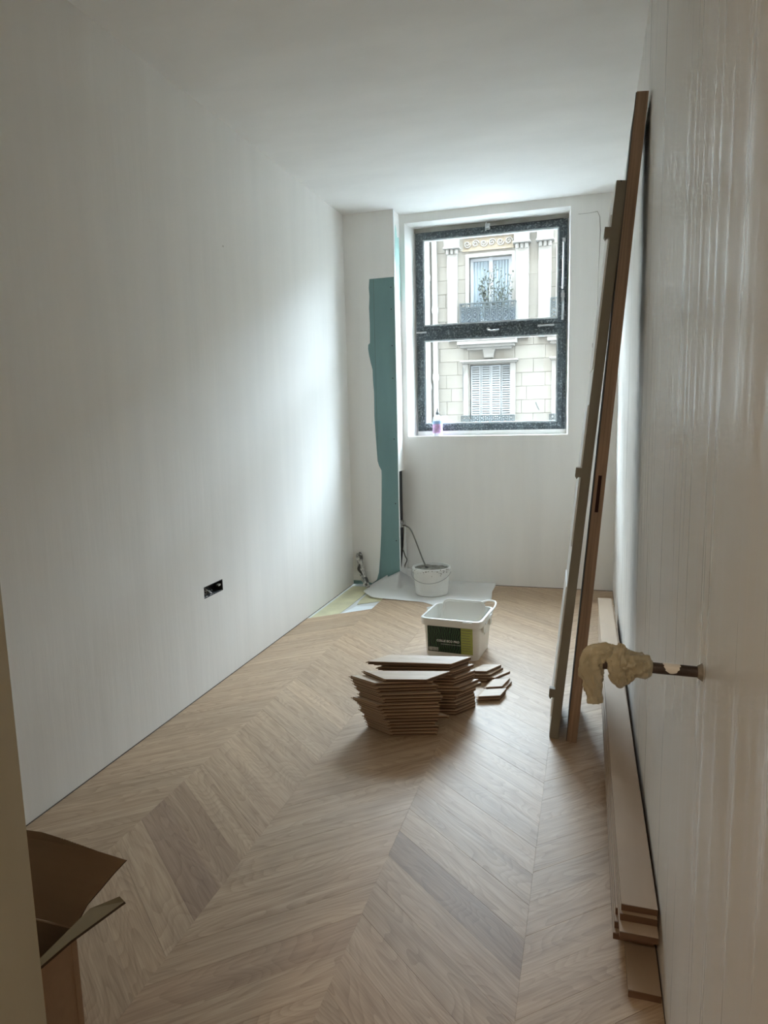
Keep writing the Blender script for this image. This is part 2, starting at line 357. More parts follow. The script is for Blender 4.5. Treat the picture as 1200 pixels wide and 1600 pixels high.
# ------------------------------------------------------------------ walls and ceiling
# left wall with a ragged double socket hole
hy0, hy1, hz0, hz1 = 2.772, 2.946, .452, .508
wl = MB(); YF = .5
for (a,b,c,d) in ((YF,hy0,0,H),(hy1,D2+.12,0,H),(hy0,hy1,0,hz0),(hy0,hy1,hz1,H)): wl.box(-.10, 0, a, b, c-.0, d)
wl = struct(wl.build('wall_left', MT['wall']), 'long left wall in fresh white skim plaster', 'wall')
m = MB(); m.box(-.055,-.05,hy0-.003,hy1+.003,hz0-.003,hz1+.003); m.box(-.05,-.0005,hy0,hy0+.003,hz0,hz1); m.box(-.05,-.0005,hy1-.003,hy1,hz0,hz1); m.box(-.05,-.0005,hy0,hy1,hz1-.003,hz1); m.box(-.05,-.0005,hy0,hy1,hz0,hz0+.003)
m.build('junction_box', MT['dark'], wl)
MB().box(.0, .0012, .6, D1, .0002, .0042).build('shadow_gap', MT['gap'], wl)
rg = MB()      # ragged plaster lip round the hole
for i in range(26):
    t = i/25; y = hy0+(hy1-hy0)*t
    rg.add([(-.004,y-.006,hz0-.001),(-.004,y+.006,hz0-.001),(-.004,y,hz0+.003+.009*abs(noise.noise((t*9,0,0)))*(1.6 if t<.5 else 1))], [(0,1,2)])
rg.build('plaster_lip', MT['wall'], wl)
for k, (y, a, mm) in enumerate(((2.80, .022, 'foil'), (2.835, .018, 'white'), (2.81, .012, 'foil'), (2.86, .014, 'cabledark'))):
    pts = [(-.045+.04*math.sin(t*3.1), y+a*1.4*math.sin(t*4+k)-.01+.03*t, .462+.02*t+a*math.sin(t*6+k*2)*.5) for t in [i/14 for i in range(15)]]
    MB().tube(pts, .0024, 6).build('wire', MT[mm], wl, smooth=True)
MB().box(-.02,-.006,2.915,2.938,.478,.487).build('terminal', MT['foil'], wl)
# right wall
wr = struct(MB().box(W, W+.12, YH, D2+.12, -.0, H).build('wall_right', MT['wall_r']), 'long right wall with vertical trowel streaks', 'wall')
MB().box(W-.0015, W, .6, D2, .0002, .005).build('shadow_gap', MT['gap'], wr)
# window wall with splayed recess
wf = MB()
def q(s, a, b, c, d): s.add([a,b,c,d], [(0,1,2,3)])
y0 = D2; y1 = D2+DR; YO = D2+.42
o4 = [(WL,WB),(WR,WB),(WR,WT),(WL,WT)]; i4 = [(IL,IB),(IR,IB),(IR,IT),(IL,IT)]
xa, xb = CW-.02-.36, W
wf.add([(xa,y0,0),(xb,y0,0),(xb,y0,H),(xa,y0,H)]+[(x,y0,z) for x,z in o4], [(0,1,5,4),(1,2,6,5),(2,3,7,6),(3,0,4,7)])
for i in range(4):
    a, b = o4[i], o4[(i+1)%4]; c, d = i4[(i+1)%4], i4[i]
    q(wf, (a[0],y0,a[1]), (b[0],y0,b[1]), (c[0],y1,c[1]), (d[0],y1,d[1]))
    q(wf, (d[0],y1,d[1]), (c[0],y1,c[1]), (c[0],YO,c[1]), (d[0],YO,d[1]))
OW = MB().add([(-30,YO,-4.2),(30,YO,-4.2),(30,YO,24),(-30,YO,24)]+[(x,YO,z) for x,z in i4], [(0,4,5,1),(1,5,6,2),(2,6,7,3),(3,7,4,0)])
wf = struct(wf.build('wall_far', MT['wall']), 'white window wall with splayed window recess', 'wall')
OW.build('street_side_sky_block', MT['ownface'], wf)  # unseen outer face, made tall and wide to block sky from the facade
# faint outline of a filled patch on the wall right of the window
m = MB(); pts = [(1.63, D2-.0004, 2.60),(1.70, D2-.0004, 2.60),(1.755, D2-.0004, 2.605),(1.77, D2-.0004, 2.57),(1.776, D2-.0004, 2.48),(1.768, D2-.0004, 2.2),(1.766, D2-.0004, 1.9),(1.755, D2-.0004, 1.75)]
m.tube(pts, [.0012,.001,.0022,.002,.0025,.0009,.0012,.002], 5); m.build('plaster_crack', MT['header'], wf)
for (x,z,s) in ((1.757,1.86,.006),(1.748,1.78,.007),(1.74,1.73,.008)): MB().poly_y([(x-s*.5,z-s*2.2),(x+s*.5,z-s),(x+s*.7,z+s*1.5),(x-s*.3,z+s*2)], D2-.0006, D2).build('paint_chip', MT['header'], wf)
MB().box(CW, W, D2-.0012, D2, .0002, .0045).build('shadow_gap', MT['gap'], wf)
# ceiling
ce = struct(MB().box(-.6, W+.12, YH, D2+.12, H, H+.1).build('ceiling', MT['ceil']), 'white plaster ceiling', 'ceiling')
# boxed corner beside the window: green board on studs, half skimmed
co = MB()
co.box(0, CW-.003, D1+.002, D1+.014, 0, H)                      # front board
co.box(CW-.015, CW-.003, D1+.014, D2, .871, H)                  # side board, cut away below
co.box(.02, CW-.015, D1+.014, D2, .871, .874)
co = struct(co.build('wall_corner', MT['green']), 'boxed corner beside the window, green board half covered with plaster', 'wall')
sk = MB(); edge = [(.131,0),(.150,.012),(.189,.041),(.206,.10),(.219,.222),(.232,.40),(.238,.567),(.243,.70),(.247,.84),(.246,.881),(.228,.915),(.218,.952),(.209,1.12),(.202,1.284),(.204,1.45),(.198,1.55),(.197,1.619),(.184,1.67),(.172,1.73),(.167,1.772),(.169,1.80),(.182,1.812),(.185,1.95),(.182,2.06),(.188,2.14),(.184,2.2),(.190,2.261)]
sk.poly_y([(0,.03),(.10,.03)]+edge[1:]+[(CW-.003,2.263),(CW-.003,H),(0,H)], D1-.0005, D1+.002)
sk.build('plaster_skim', MT['wall'], co)
sk = MB().poly_x([(D1,.871),(D2,.871),(D2,H),(D1,H)], CW-.003, CW).build('plaster_skim', MT['wall'], co)
MB().poly_x([(D1+.03,2.60),(D1+.045,2.63),(D1+.07,2.60),(D1+.09,2.55),(D2-.02,2.56),(D2-.002,2.40),(D2-.002,2.115),(D1+.10,2.12),(D1+.06,2.20),(D1+.045,2.32),(D1+.02,2.42)], CW, CW+.0006).build('green_skim_patch', MT['greenthin'], co)['label'] = 'pale green unskimmed patch on the box side'
MB().box(CW-.005, CW+.001, D1-.0015, D1+.012, 0, H).build('corner_bead', MT['bead'], co)
MB().box(.2195,.2210,D1+.0016,D1+.0024,.03,2.26).build('board_joint', MT['cabledark'], co)
for z in (2.192, 2.041, 1.785, 1.553, 1.112, .632, .35): MB().lathe([(0.0001,0),(.004,0),(.0045,.001)], 0, 0, 10).build('screw', MT['dark'], co, loc=(.350, D1+.0016, z)).rotation_euler = (R(90),0,0)
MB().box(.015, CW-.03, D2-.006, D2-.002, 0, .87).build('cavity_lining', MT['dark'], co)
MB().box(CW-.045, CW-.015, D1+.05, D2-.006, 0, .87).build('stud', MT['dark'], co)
# hallway behind the camera and the door reveal on the left
fr = MB(); fr.box(-.6, 1.098, .42, .598, 0, H); fr.box(1.098, W, .42, .598, 2.45, H)
struct(fr.build('wall_front', MT['jamb']), 'dim doorway wall at the left edge, close to the viewer', 'wall')
hw = MB(); hw.box(-.6,-.5,YH,.42,0,H); hw.box(-.6,W+.1,YH-.1,YH,0,H)
struct(hw.build('wall_back', MT['hall']), 'hallway wall behind the doorway', 'wall')

# ------------------------------------------------------------------ the window
def ring(s, x0, x1, z0, z1, t, ya, yb, mi=None, tb=None, tt=None):
    tb = tb or t; tt = tt or t
    s.box(x0, x0+t, ya, yb, z0, z1, mi); s.box(x1-t, x1, ya, yb, z0, z1, mi)
    s.box(x0+t, x1-t, ya, yb, z1-tt, z1, mi); s.box(x0+t, x1-t, ya, yb, z0, z0+tb, mi); return s
YW = D2+DR
win = struct(empty('window_1', (1.01, YW, 1.12)), 'black steel two-light window splashed with plaster dust', 'window')
def wpart(mb, name, m, par=None, **k): o = mb.build(name, m, origin=(1.01, YW, 1.12), **k); o.location = (0,0,0) if not par or par is win else (0,0,0); o.parent = par or win; return o
X0, X1 = .462, 1.558
m = ring(MB(), X0, X1, 1.158, 2.618, .022, YW-.015, YW+.05); m.box(X0, X1, YW-.022, YW+.05, 1.868, 1.912); wpart(m, 'outer_frame', MT['frame'], bevel=.002)
wpart(MB().box(IL, IR, YW-.012, YW+.05, 2.618, IT), 'header_strip', MT['header'])
wpart(MB().box(IL, IR, YW-.02, YW+.05, IB, 1.158), 'sill_upstand', MT['wall'])
wpart(MB().box(IL, X0, YW-.008, YW+.05, 1.158, 2.618).box(X1, IR, YW-.008, YW+.05, 1.158, 2.618), 'side_packing', MT['framegrey'])
for (z0, z1, nm) in ((1.912, 2.596, 'upper'), (1.180, 1.868, 'lower')):
    m = ring(MB(), X0+.022, X1-.022, z0, z1, .036, YW-.03, YW+.035, tb=.030, tt=.030)
    s_ = wpart(m, 'sash', MT['frame'], bevel=.003)
    m = ring(MB(), X0+.058, X1-.058, z0+.03, z1-.03, .010, YW-.02, YW+.02); o = m.build('glazing_bead', MT['framegrey'], origin=(1.01, YW, 1.12)); o.location = (0,0,0); o.parent = s_
    m = MB().box(X0+.066, X1-.066, YW+.002, YW+.006, z0+.038, z1-.038); o = m.build('pane', MT['glass'], origin=(1.01, YW, 1.12)); o.location = (0,0,0); o.parent = s_
# fittings
m = MB(); m.box(.985,1.02,YW-.045,YW-.03,2.590,2.63); m.tube([(1.0,YW-.045,2.60),(1.0,YW-.07,2.60),(1.02,YW-.075,2.603)], .006, 8); m.tube([(.99,YW-.05,2.58),(.995,YW-.05,2.64)], .005, 8); wpart(m, 'latch', MT['steel'])
wpart(MB().tube([(1.02,YW-.05,2.604),(1.3,YW-.035,2.612),(1.53,YW-.03,2.615)], .0035, 8), 'stay_rod', MT['dark'])
m = MB(); m.tube([(1.535,YW-.045,2.47),(1.532,YW-.05,2.14)], .007, 10); m.box(1.526,1.546,YW-.055,YW-.03,2.455,2.482); m.box(1.520,1.545,YW-.06,YW-.03,2.085,2.112); m.box(1.524,1.541,YW-.055,YW-.03,2.055,2.13); wpart(m, 'stay_arm', MT['steel'])
wpart(MB().tube([(1.534,YW-.035,2.06),(1.532,YW-.035,1.93)], .009, 8), 'stay_channel', MT['framegrey'])
m = MB(); m.lathe([(.0001,-.0),(.012,0),(.012,.012),(.0001,.014)], 0, 0, 12); o = m.build('handle_rose', MT['steel']); o.rotation_euler = (R(90),0,0); o.location = (1.005-1.01, -.03, 1.895-1.12); o.parent = win
wpart(MB().tube([(1.005,YW-.045,1.892),(1.02,YW-.06,1.882),(1.06,YW-.062,1.880),(1.085,YW-.05,1.886)], .0055, 8), 'handle', MT['steel'])
wpart(MB().box(X0-.004,.54,YW-.036,YW-.02,1.892,1.904), 'hinge', MT['steel']); wpart(MB().box(1.36,1.475,YW-.034,YW-.02,1.893,1.906), 'hinge', MT['framegrey'])

# spray bottle on the sill
sb = tag(empty('spray_bottle', (.634, 5.095, 1.123)), 'clear bottle with pink and blue label and dark nozzle on the window sill', 'bottle')
MB().lathe([(.0001,.001),(.034,.001),(.037,.006),(.037,.05),(.035,.06),(.037,.07),(.037,.120),(.030,.142),(.013,.155),(.012,.162)], 0, 0, 24).build('bottle_body', MT['bottle'], sb, smooth=True)
MB().lathe([(.0376,.022),(.0376,.050),(.0358,.060),(.0376,.070),(.0376,.090)], 0, 0, 24).build('label', MT['pink'], sb, smooth=True)
MB().lathe([(.0378,.090),(.0378,.112)], 0, 0, 24).build('label_band', MT['blue'], sb, smooth=True)
MB().lathe([(.0001,.160),(.014,.160),(.014,.172),(.009,.180),(.006,.184),(.0001,.184)], 0, 0, 16).build('cap', MT['nozzle'], sb, smooth=True)
MB().lathe([(.005,.184),(.0042,.196),(.0035,.206),(.0001,.207)], 0, 0, 12).build('nozzle', MT['nozzle'], sb, smooth=True)

# ------------------------------------------------------------------ leaning door leaves
def leaf(name, x0, y0, x1, top, th, wd, mface, medge, slope, label, cat):
    """x0,y0 = foot of the near left corner; leans right so that its top is at x1"""
    root = empty(name, (x0, y0, 0)); tag(root, label, cat)
    L_ = math.hypot(x1-x0, top); a = math.atan2(x1-x0, top)
    root.rotation_euler = Matrix.Rotation(math.atan(-slope), 4, 'Z').to_euler() if False else (0, 0, 0)
    rot = Matrix.Rotation(math.atan(-slope), 4, 'Z') @ Matrix.Rotation(a, 4, 'Y')
    root.rotation_euler = rot.to_euler()
    root.location = (x0, y0, .0)
    return root, L_
# grey leaf
g, L_ = leaf('door_leaf', 1.597, 2.654, 1.806, 2.092, .036, .34, None, None, -.035, 'grey edged narrow door leaf with three hinge blocks, leaning left of the brown one', 'door leaf')
lift = .0; wd = .36
m = MB(); m.box(.0, .036, 0, .022, .0036, L_-.004); m.box(.0,.036,.022,wd,.0036,L_)
o = MB().box(.001,.036,0,.020,.0036,L_-.006).build('edge_strip', MT['greydoor'], g, bevel=.0015)
o = MB().box(0,.0355,.020,wd,.0036,L_).build('leaf_panel', MT['whitepaint'], g, bevel=.002)
for z in (.35, 1.05, 1.72):
    MB().box(.0, .006, .03, wd-.03, z-.27, z+.27).build('raised_panel', MT['whitepaint'], g, bevel=.002, loc=(-.004,0,0))
for z in (1.920, 1.065, .187):
    m = MB(); m.poly_y([(.003,z+.022),(-.020,z+.022),(-.020,z-.012),(-.013,z-.022),(-.008,z-.014),(.003,z-.014)], .0, .030); m.build('hinge', MT['greydoor'], g, bevel=.0015)
MB().poly_y([(.012,L_-.0065),(.016,L_-.012),(.020,L_-.0065)], -.0004, .02).build('top_nick', MT['dark'], g)
# brown leaf
b, L2 = leaf('door_leaf', 1.666, 2.640, 1.864, 2.356, .038, .34, None, None, -.004, 'tall raw brown timber door leaf with a lock mortise, leaning against the right wall', 'door leaf')
m = MB(); th = .038
sz0, sz1 = .921, 1.060
# edge lipping with a real slot
for (c, d, e_, f_) in ((0,th,.0038,sz0),(0,th,sz1,L2),(0,.011,sz0,sz1),(.0235,th,sz0,sz1)): m.box(c,d,0,.022,e_,f_)
m.build('edge_lipping', MT['redwood'], b)
MB().box(.011,.0235,.014,.0215,sz0,sz1).build('lock_mortise', MT['mortise'], b)
MB().box(-.0008,.0375,.022,wd,.0038,L2).build('leaf_panel', MT['shadeface'], b)
MB().box(-.003,-.0002,.0005,.02,.0038,L2-.002).build('shade_strip', MT['cabledark'], b)  # dark strip added to draw the shaded line left of the lipping

# ------------------------------------------------------------------ long boards stacked along the right wall
lay = [ # top z, near y, far y, x left, x right  (from the floor up)
 (.017,1.452,4.05,1.836,1.905), (.034,1.62,4.10,1.8155,1.903), (.051,1.60,4.15,1.8085,1.898), (.067,1.558,4.12,1.806,1.896),
 (.084,1.575,4.12,1.8095,1.897), (.101,1.60,4.10,1.8125,1.899), (.117,1.502,4.22,1.8175,1.901), (.134,1.540,4.16,1.8195,1.901), (.150,1.552,4.288,1.8225,1.9025)]
zp = 0
for i, (zt, ya, yb, xa, xb) in enumerate(lay):
    sk_ = .025 if i == 8 else .01
    m = MB(); pts = [(xa,ya),(xb,ya-.002),(xb-sk_*1.05,yb),(xa-sk_,yb)]
    m.prism(pts, zp+.0006, zt, 0, 1)
    nme = ORD[len(lay)-1-i]
    lab = {0:'lowest long MDF board of the stack by the right wall, sticking out farthest towards the viewer'}.get(i, f'{nme} long MDF board from the top in the stack by the right wall')
    o = m.build('skirting_board', [MT['mdf'], MT['mdf']], origin=(xa, ya, zp)); tag(o, lab.replace('topmost long MDF board from the top', 'topmost long MDF board'), 'board', 'long MDF boards stacked along the right wall')
    e = MB().box(.0002,xb-xa-.0002,-.0030,0,.0008,zt-zp-.0002).build('sawn_end', MT['mdfedge'], o)
    zp = zt

# ------------------------------------------------------------------ loose chevron boards
TH = .0145
def cboard(z, fl_, ang, ln, kind, label, group, cutl=.128, wd=.090, cut=42):
    """fl_: front left corner, ang: direction of the front edge, kind L / R / T = lean of the end cuts"""
    c = math.cos(R(ang)); s = math.sin(R(ang)); d = wd/math.tan(R(cut))
    def P(u, v): return (u, v)
    if kind == 'L': quad = [(0,0),(ln,0),(ln-d,wd),(-d,wd)]
    elif kind == 'R': quad = [(0,0),(ln,0),(ln+d,wd),(d,wd)]
    else: quad = [(0,0),(ln,0),(ln+d,wd),(-d,wd)]
    root = empty('chevron_board', (fl_[0], fl_[1], z), R(ang)); tag(root, label, 'board', group)
    def shift(qd, fr, le):       # offset the front edge and the left end
        a = [list(p) for p in qd]; k = (qd[3][0]-qd[0][0])/wd
        for i in (0,1): a[i][1] -= fr; a[i][0] -= k*fr*(1 if i == 0 else (qd[2][0]-qd[1][0])/wd/(k or 1))
        for i in (0,3): a[i][0] -= le
        return [tuple(p) for p in a]
    m = MB(); m.prism(quad, .0096, TH-.0004, 0, 1)
    m.prism(shift(quad, -.009, 0), .0052, .0096, 2, 2); m.prism(shift(quad, -.0012, 0), .0006, .0052, 3, 3)
    root_body = m.build('board_body', [MT['oakloose'], MT['ply'], MT['groove'], MT['plylow']], root)
    # tongue on the left end and along the back
    t = MB(); k = (quad[3][0])/wd
    t.prism([(quad[0][0]-.009, .004), (quad[0][0]+.004,.004), (quad[3][0]+.004, wd+.006), (quad[3][0]-.009, wd+.006)], .0053, .0091, 0, 0)
    t.build('tongue', MT['tongue'], root)
    return root
GL, GR, GS = 'left-leaning pile of chevron boards', 'pile of chevron boards behind', 'few chevron boards by the glue bucket'
# front pile: 16 layers from the floor
zs = [i*TH for i in range(16)]
frl = [(.982,2.524,16,.185),(.980,2.522,17,.19),(.976,2.518,17,.20),(.972,2.515,18,.19),(.975,2.512,18,.20),(.958,2.506,17,.262),(.965,2.503,18,.215),(.955,2.500,17,.228),
       (.950,2.495,18,.235),(.936,2.490,19,.245),(.958,2.500,18,.232),(.962,2.496,17,.236),(.950,2.492,18,.240),(.940,2.500,19,.232),(.935,2.494,18,.246),(.925,2.497,18,.232)]
for i, (x, y, a, ln) in enumerate(frl):
    cboard(zs[i], (x, y), a, ln, 'L', f'{ORD[16-i]} chevron board from the top in the front pile on the floor', 'chevron boards in the front pile')
cboard(16*TH, (.962,2.512), 12, .165, 'T', 'pale trapezoid chevron offcut topmost on the front pile', 'chevron boards in the front pile', cut=43)
# rear pile, leaning the other way
for i in range(16):
    dx = [0,.004,-.004,.006,.0,-.006,.008,.0,.035,.02,-.004,.0,.006,-.012,.0,-.02][i]; a = 10+[0,2,-2,3,1,-1,2,0,3,1,0,-2,1,2,0,1][i]
    ln = .30; fx = 1.198+dx-ln*math.cos(R(a)); fy = 2.765-.003*i-ln*math.sin(R(a))
    cboard(i*TH, (fx, fy+.004), a, ln, 'R', f'{ORD[17-i]} chevron board from the top in the rear pile behind the front one', 'chevron boards in the rear pile', cut=46)
cboard(16*TH, (.862,2.680), 8, .325, 'R', 'second chevron board from the top in the rear pile, just under the large pale one', 'chevron boards in the rear pile', cut=48)
cboard(17*TH, (.845,2.650), 8, .352, 'R', 'large pale chevron board lying topmost on the rear pile', 'chevron boards in the rear pile', cut=48)
# boards beside the piles
for i in range(4):
    cboard(i*TH, (1.19+[0,.02,.008,.0][i], 3.145+[0,.01,0,.01][i]), [12,8,14,10][i], .085+[0,.02,.01,.0][i], 'R', f"{['lowest','third','second','topmost'][i]} short chevron board{'' if i in (0,3) else ' from the top'} in the small stack against the glue bucket", 'short chevron boards by the glue bucket', cut=50)
for i in range(2):
    cboard(i*TH, (1.30-.01*i, 3.045), 22, .075, 'R', ['lower','upper'][i]+' short chevron board of the far pair right of the piles', 'short chevron boards right of the piles', cut=55)
    cboard(i*TH, (1.268+.003*i, 2.935-.003*i), 20, .10, 'R', ['lower','upper'][i]+' short chevron board of the near pair right of the piles', 'short chevron boards right of the piles', cut=58, wd=.075)

# ------------------------------------------------------------------ glue bucket
ga = R(-5)
gb = tag(empty('glue_bucket', (1.06, 3.575, 0), ga), 'open white rectangular bucket of parquet glue with a green jungle label, behind the chevron boards', 'bucket')
def rrect(hx, hy, r, n=5):
    out = []
    for cx_, cy_, a0 in ((hx-r,hy-r,0),(-hx+r,hy-r,90),(-hx+r,-hy+r,180),(hx-r,-hy+r,270)):
        for k in range(n+1): an = R(a0+90*k/n); out.append((cx_+r*math.cos(an), cy_+r*math.sin(an)))
    return out
def loft(rings, closed_bottom=True):
    m = MB(); n = len(rings[0][0]); vs = []; fs = []
    for pts, z in rings: vs += [(x,y,z) for x,y in pts]
    for i in range(len(rings)-1):
        for k in range(n): fs.append((i*n+k, i*n+(k+1)%n, (i+1)*n+(k+1)%n, (i+1)*n+k))
    if closed_bottom: fs += [tuple(reversed(range(n))), tuple(range((len(rings)-1)*n, len(rings)*n))]
    return m.add(vs, fs)
bx, by, bh = .140, .128, .222
loft([(rrect(bx,by,.03),.001),(rrect(bx+.004,by+.004,.03),.02),(rrect(bx+.016,by+.016,.032),bh),(rrect(bx+.013,by+.013,.03),bh),(rrect(bx+.002,by+.002,.028),.015),(rrect(bx-.004,by-.004,.028),.012)]).build('bucket_body', MT['bucket'], gb, smooth=True)
rim = loft([(rrect(bx+.021,by+.021,.034),bh-.040),(rrect(bx+.025,by+.025,.036),bh-.039),(rrect(bx+.029,by+.029,.038),bh-.006),(rrect(bx+.027,by+.027,.038),bh-.001),(rrect(bx+.023,by+.023,.036),bh),(rrect(bx+.013,by+.013,.03),bh),(rrect(bx+.0125,by+.0125,.03),bh-.040)], False).build('rim', MT['bucket'], gb, smooth=True)
MB().box(.07,.118,-by-.035,-by-.027,bh-.014,bh-.004).build('rim_clip', MT['white'], gb, bevel=.002)
for y_ in (-.09,.06): MB().box(bx+.018,bx+.026,y_,y_+.03,bh-.075,bh-.04).build('rim_rib', MT['bucket'], gb)
MB().box(bx+.0105,bx+.015,-.02,.0,.115,.14).build('handle_boss', MT['bucketdirty'], gb, bevel=.002)
def front(z): return -by-.0045-.012*(z-.02)/.2
def face_quad(x0,x1,z0,z1,off,m,nm):
    o = MB().add([(x0,front(z0)-off,z0),(x1,front(z0)-off,z0),(x1,front(z1)-off,z1),(x0,front(z1)-off,z1),(x0,front(z0),z0),(x1,front(z0),z0),(x1,front(z1),z1),(x0,front(z1),z1)],
      [(0,1,2,3),(7,6,5,4),(0,4,5,1),(1,5,6,2),(2,6,7,3),(3,7,4,0)]).build(nm, m, gb); return o
lb = face_quad(-.128,.055,.035,.178,.0010,MT['jungle'],'label')
face_quad(.055,.118,.035,.178,.0011,MT['lime'],'lime_panel')
for k in range(9):
    z = .165-.014*k; face_quad(.060,.060+random.uniform(.04,.054),z,z+.0022,.0014,MT['stonejoint'],'print_line')
face_quad(-.125,-.07,.040,.060,.0014,MT['greyprint'],'print_block')
def text(body, size, x, z, m, par, nm='lettering'):
    cu = bpy.data.curves.new(nm, 'FONT'); cu.body = body; cu.size = size; cu.extrude = .0003; cu.align_x = 'LEFT'; cu.offset = .0004; cu.space_character = 1.08
    t = bpy.data.objects.new('tmp', cu); C.objects.link(t); bpy.context.view_layer.update()
    me = bpy.data.meshes.new_from_object(t.evaluated_get(bpy.context.evaluated_depsgraph_get())); C.objects.unlink(t); bpy.data.objects.remove(t)
    me.materials.clear(); me.materials.append(m); o = bpy.data.objects.new(nm, me); C.objects.link(o)
    o.location = (x, front(z)-.0022, z); o.rotation_euler = (R(90-3.4),0,0); o.parent = par; return o
text('COLLE ECO PRO', .0155, -.078, .094, MT['white'], gb)
for k in range(14): face_quad(-.055+.0078*k, -.055+.0078*k+.0052, .079, .083, .0016, MT['greyprint'], 'small_print')
# lid standing in the bucket
lid = tag(empty('bucket_lid', (1.080, 3.600, .075)), 'pale translucent lid standing inside the open glue bucket', 'lid')
lid.rotation_euler = (R(64), 0, R(-5))
loft([(rrect(.116,.095,.03),0),(rrect(.121,.100,.033),.012),(rrect(.119,.098,.032),.014),(rrect(.111,.090,.027),.013),(rrect(.108,.087,.025),.003)]).build('lid_plate', MT['bucket'], lid, smooth=True)
lid.location = (1.082, 3.610, .178)
for o_ in (lid,): pass
# carrying handle, folded out to the far right
hd = [(bx+.02, .03, bh-.02), (bx+.032,.07,bh+.0), (bx+.034,.15,bh+.008), (bx+.016,.225,bh+.010), (bx-.03,.240,bh+.008), (bx-.075,.18,bh+.004), (bx-.06,by+.02,bh-.004)]
def smoothpts(p, n=6):
    out = []; P = [Vector(x) for x in p]
    for i in range(len(P)-1):
        p0, p1, p2, p3 = P[max(i-1,0)], P[i], P[i+1], P[min(i+2,len(P)-1)]
        for k in range(n):
            t = k/n; out.append(.5*((2*p1)+(-p0+p2)*t+(2*p0-5*p1+4*p2-p3)*t*t+(-p0+3*p1-3*p2+p3)*t**3))
    return out+[P[-1]]
MB().tube(smoothpts(hd), .005, 8).build('handle', MT['white'], gb, smooth=True)
MB().tube(smoothpts([(bx+.024,.10,bh-.03),(bx+.033,.04,bh-.012),(bx+.026,-.01,bh-.03),(bx+.028,-.06,bh-.034)]), .004, 8).build('handle_strap', MT['white'], gb, smooth=True)
MB().add([(-bx-.02,.0,bh-.012),(-bx-.052,.045,bh-.002),(-bx-.02,.10,bh-.004),(-bx-.022,.05,bh-.045),(-bx-.04,.02,bh-.03)], [(0,1,4),(1,2,3),(1,3,4),(0,4,3)]).build('torn_film', MT['white'], gb)

# ------------------------------------------------------------------ mortar bucket
mb_ = tag(empty('mortar_bucket', (.655, 4.725, .006)), 'round white bucket of grey mortar spattered at the rim, standing on the dust sheet', 'bucket')
r0, r1, h_ = .116, .132, .200
MB().lathe([(.0001,0),(r0-.004,0),(r0,.004),(r1-.003,h_-.035),(r1+.006,h_-.034),(r1+.007,h_-.012),(r1+.003,h_-.010),(r1+.004,h_-.002),(r1,h_),(r1-.005,h_-.003),(r1-.006,h_-.02),(r1-.009,h_-.05)], 0, 0, 40).build('bucket_body', MT['bucketdirty'], mb_, smooth=True)
mo = MB(); n = 14; vs = [(0,0,h_-.028)]; fs = []
for i in range(1, 8):
    for k in range(28):
        a = 2*math.pi*k/28; r = (r1-.005)*i/7; zz = h_-.030+.012*noise.noise((r*30*math.cos(a), r*30*math.sin(a), 3))+(.012 if i == 7 else 0); vs.append((r*math.cos(a), r*math.sin(a), zz))
fs = [(0,1+k,1+(k+1)%28) for k in range(28)]
for i in range(6):
    for k in range(28): fs.append((1+i*28+k, 1+(i+1)*28+k, 1+(i+1)*28+(k+1)%28, 1+i*28+(k+1)%28))
mo.add(vs, fs).build('mortar', MT['mortar'], mb_, smooth=True)
sp = MB()
for k in range(46):
    a = random.uniform(-math.pi*.95, -.05*math.pi) if k < 36 else random.uniform(0, 6.28); z = h_-random.uniform(.002,.034 if k%3 else .05); s_ = random.uniform(.002,.007); rr_ = r1+.0075 if z > h_-.035 else r1+.0005
    cx_, cy_ = rr_*math.cos(a), rr_*math.sin(a); tx, ty = -math.sin(a), math.cos(a)
    sp.add([(cx_+tx*s_*random.uniform(.6,1.2)*math.cos(j*1.2566)+.0015*math.cos(a), cy_+ty*s_*random.uniform(.6,1.2)*math.cos(j*1.2566)+.0015*math.sin(a), z+s_*.7*math.sin(j*1.2566)) for j in range(5)], [(0,1,2,3,4)])
sp.build('mortar_spatter', MT['mortar'], mb_)['kind'] = 'stuff'
pts = [((r1+.012)*math.cos(a), (r1+.012)*math.sin(a), h_-.035-.062*math.sin((a-math.pi*1.02)/(.96*math.pi)*math.pi)) for a in [math.pi*1.02+.96*math.pi*i/24 for i in range(25)]]
MB().tube(pts, .0025, 8).build('bail_handle', MT['wire'], mb_, smooth=True)
# hose from the valve in the corner box into the bucket
ho = tag(empty('drain_hose', (.372, 4.962, .455)), 'thin grey hose curving from the corner valve into the mortar bucket', 'hose')
hp = [(.372,4.962,.452),(.405,4.955,.456),(.45,4.94,.430),(.50,4.90,.345),(.555,4.85,.240),(.600,4.80,.175)]
MB().tube(smoothpts([(a-.372,b_-4.962,c-.455) for a,b_,c in hp]), .0055, 10).build('hose', MT['hose'], ho, smooth=True)
MB().tube([(.598-.372,4.802-4.962,.178-.455),(.607-.372,4.795-4.962,.172-.455),(.614-.372,4.79-4.962,.17-.455)], .011, 10).build('hose_end', MT['cabledark'], ho)
m = MB(); m.box(-.03,.012,-.018,.018,-.012,.012); m.tube([(0,0,.0),(0,0,.034)], .006, 8); m.box(-.02,.022,-.006,.006,.032,.040); m.tube([(-.03,0,0),(-.07,.0,0)], .010, 8); m.build('valve', MT['steel'], ho)
cb = tag(MB().tube(smoothpts([(.352,4.93,.30),(.385,4.945,.27),(.402,4.95,.22),(.412,4.96,.19),(.395,4.965,.15),(.385,4.97,.11)]), .004, 8).build('loose_cable', MT['cabledark'], smooth=True), 'short dark cable hanging out of the corner box opening', 'cable')

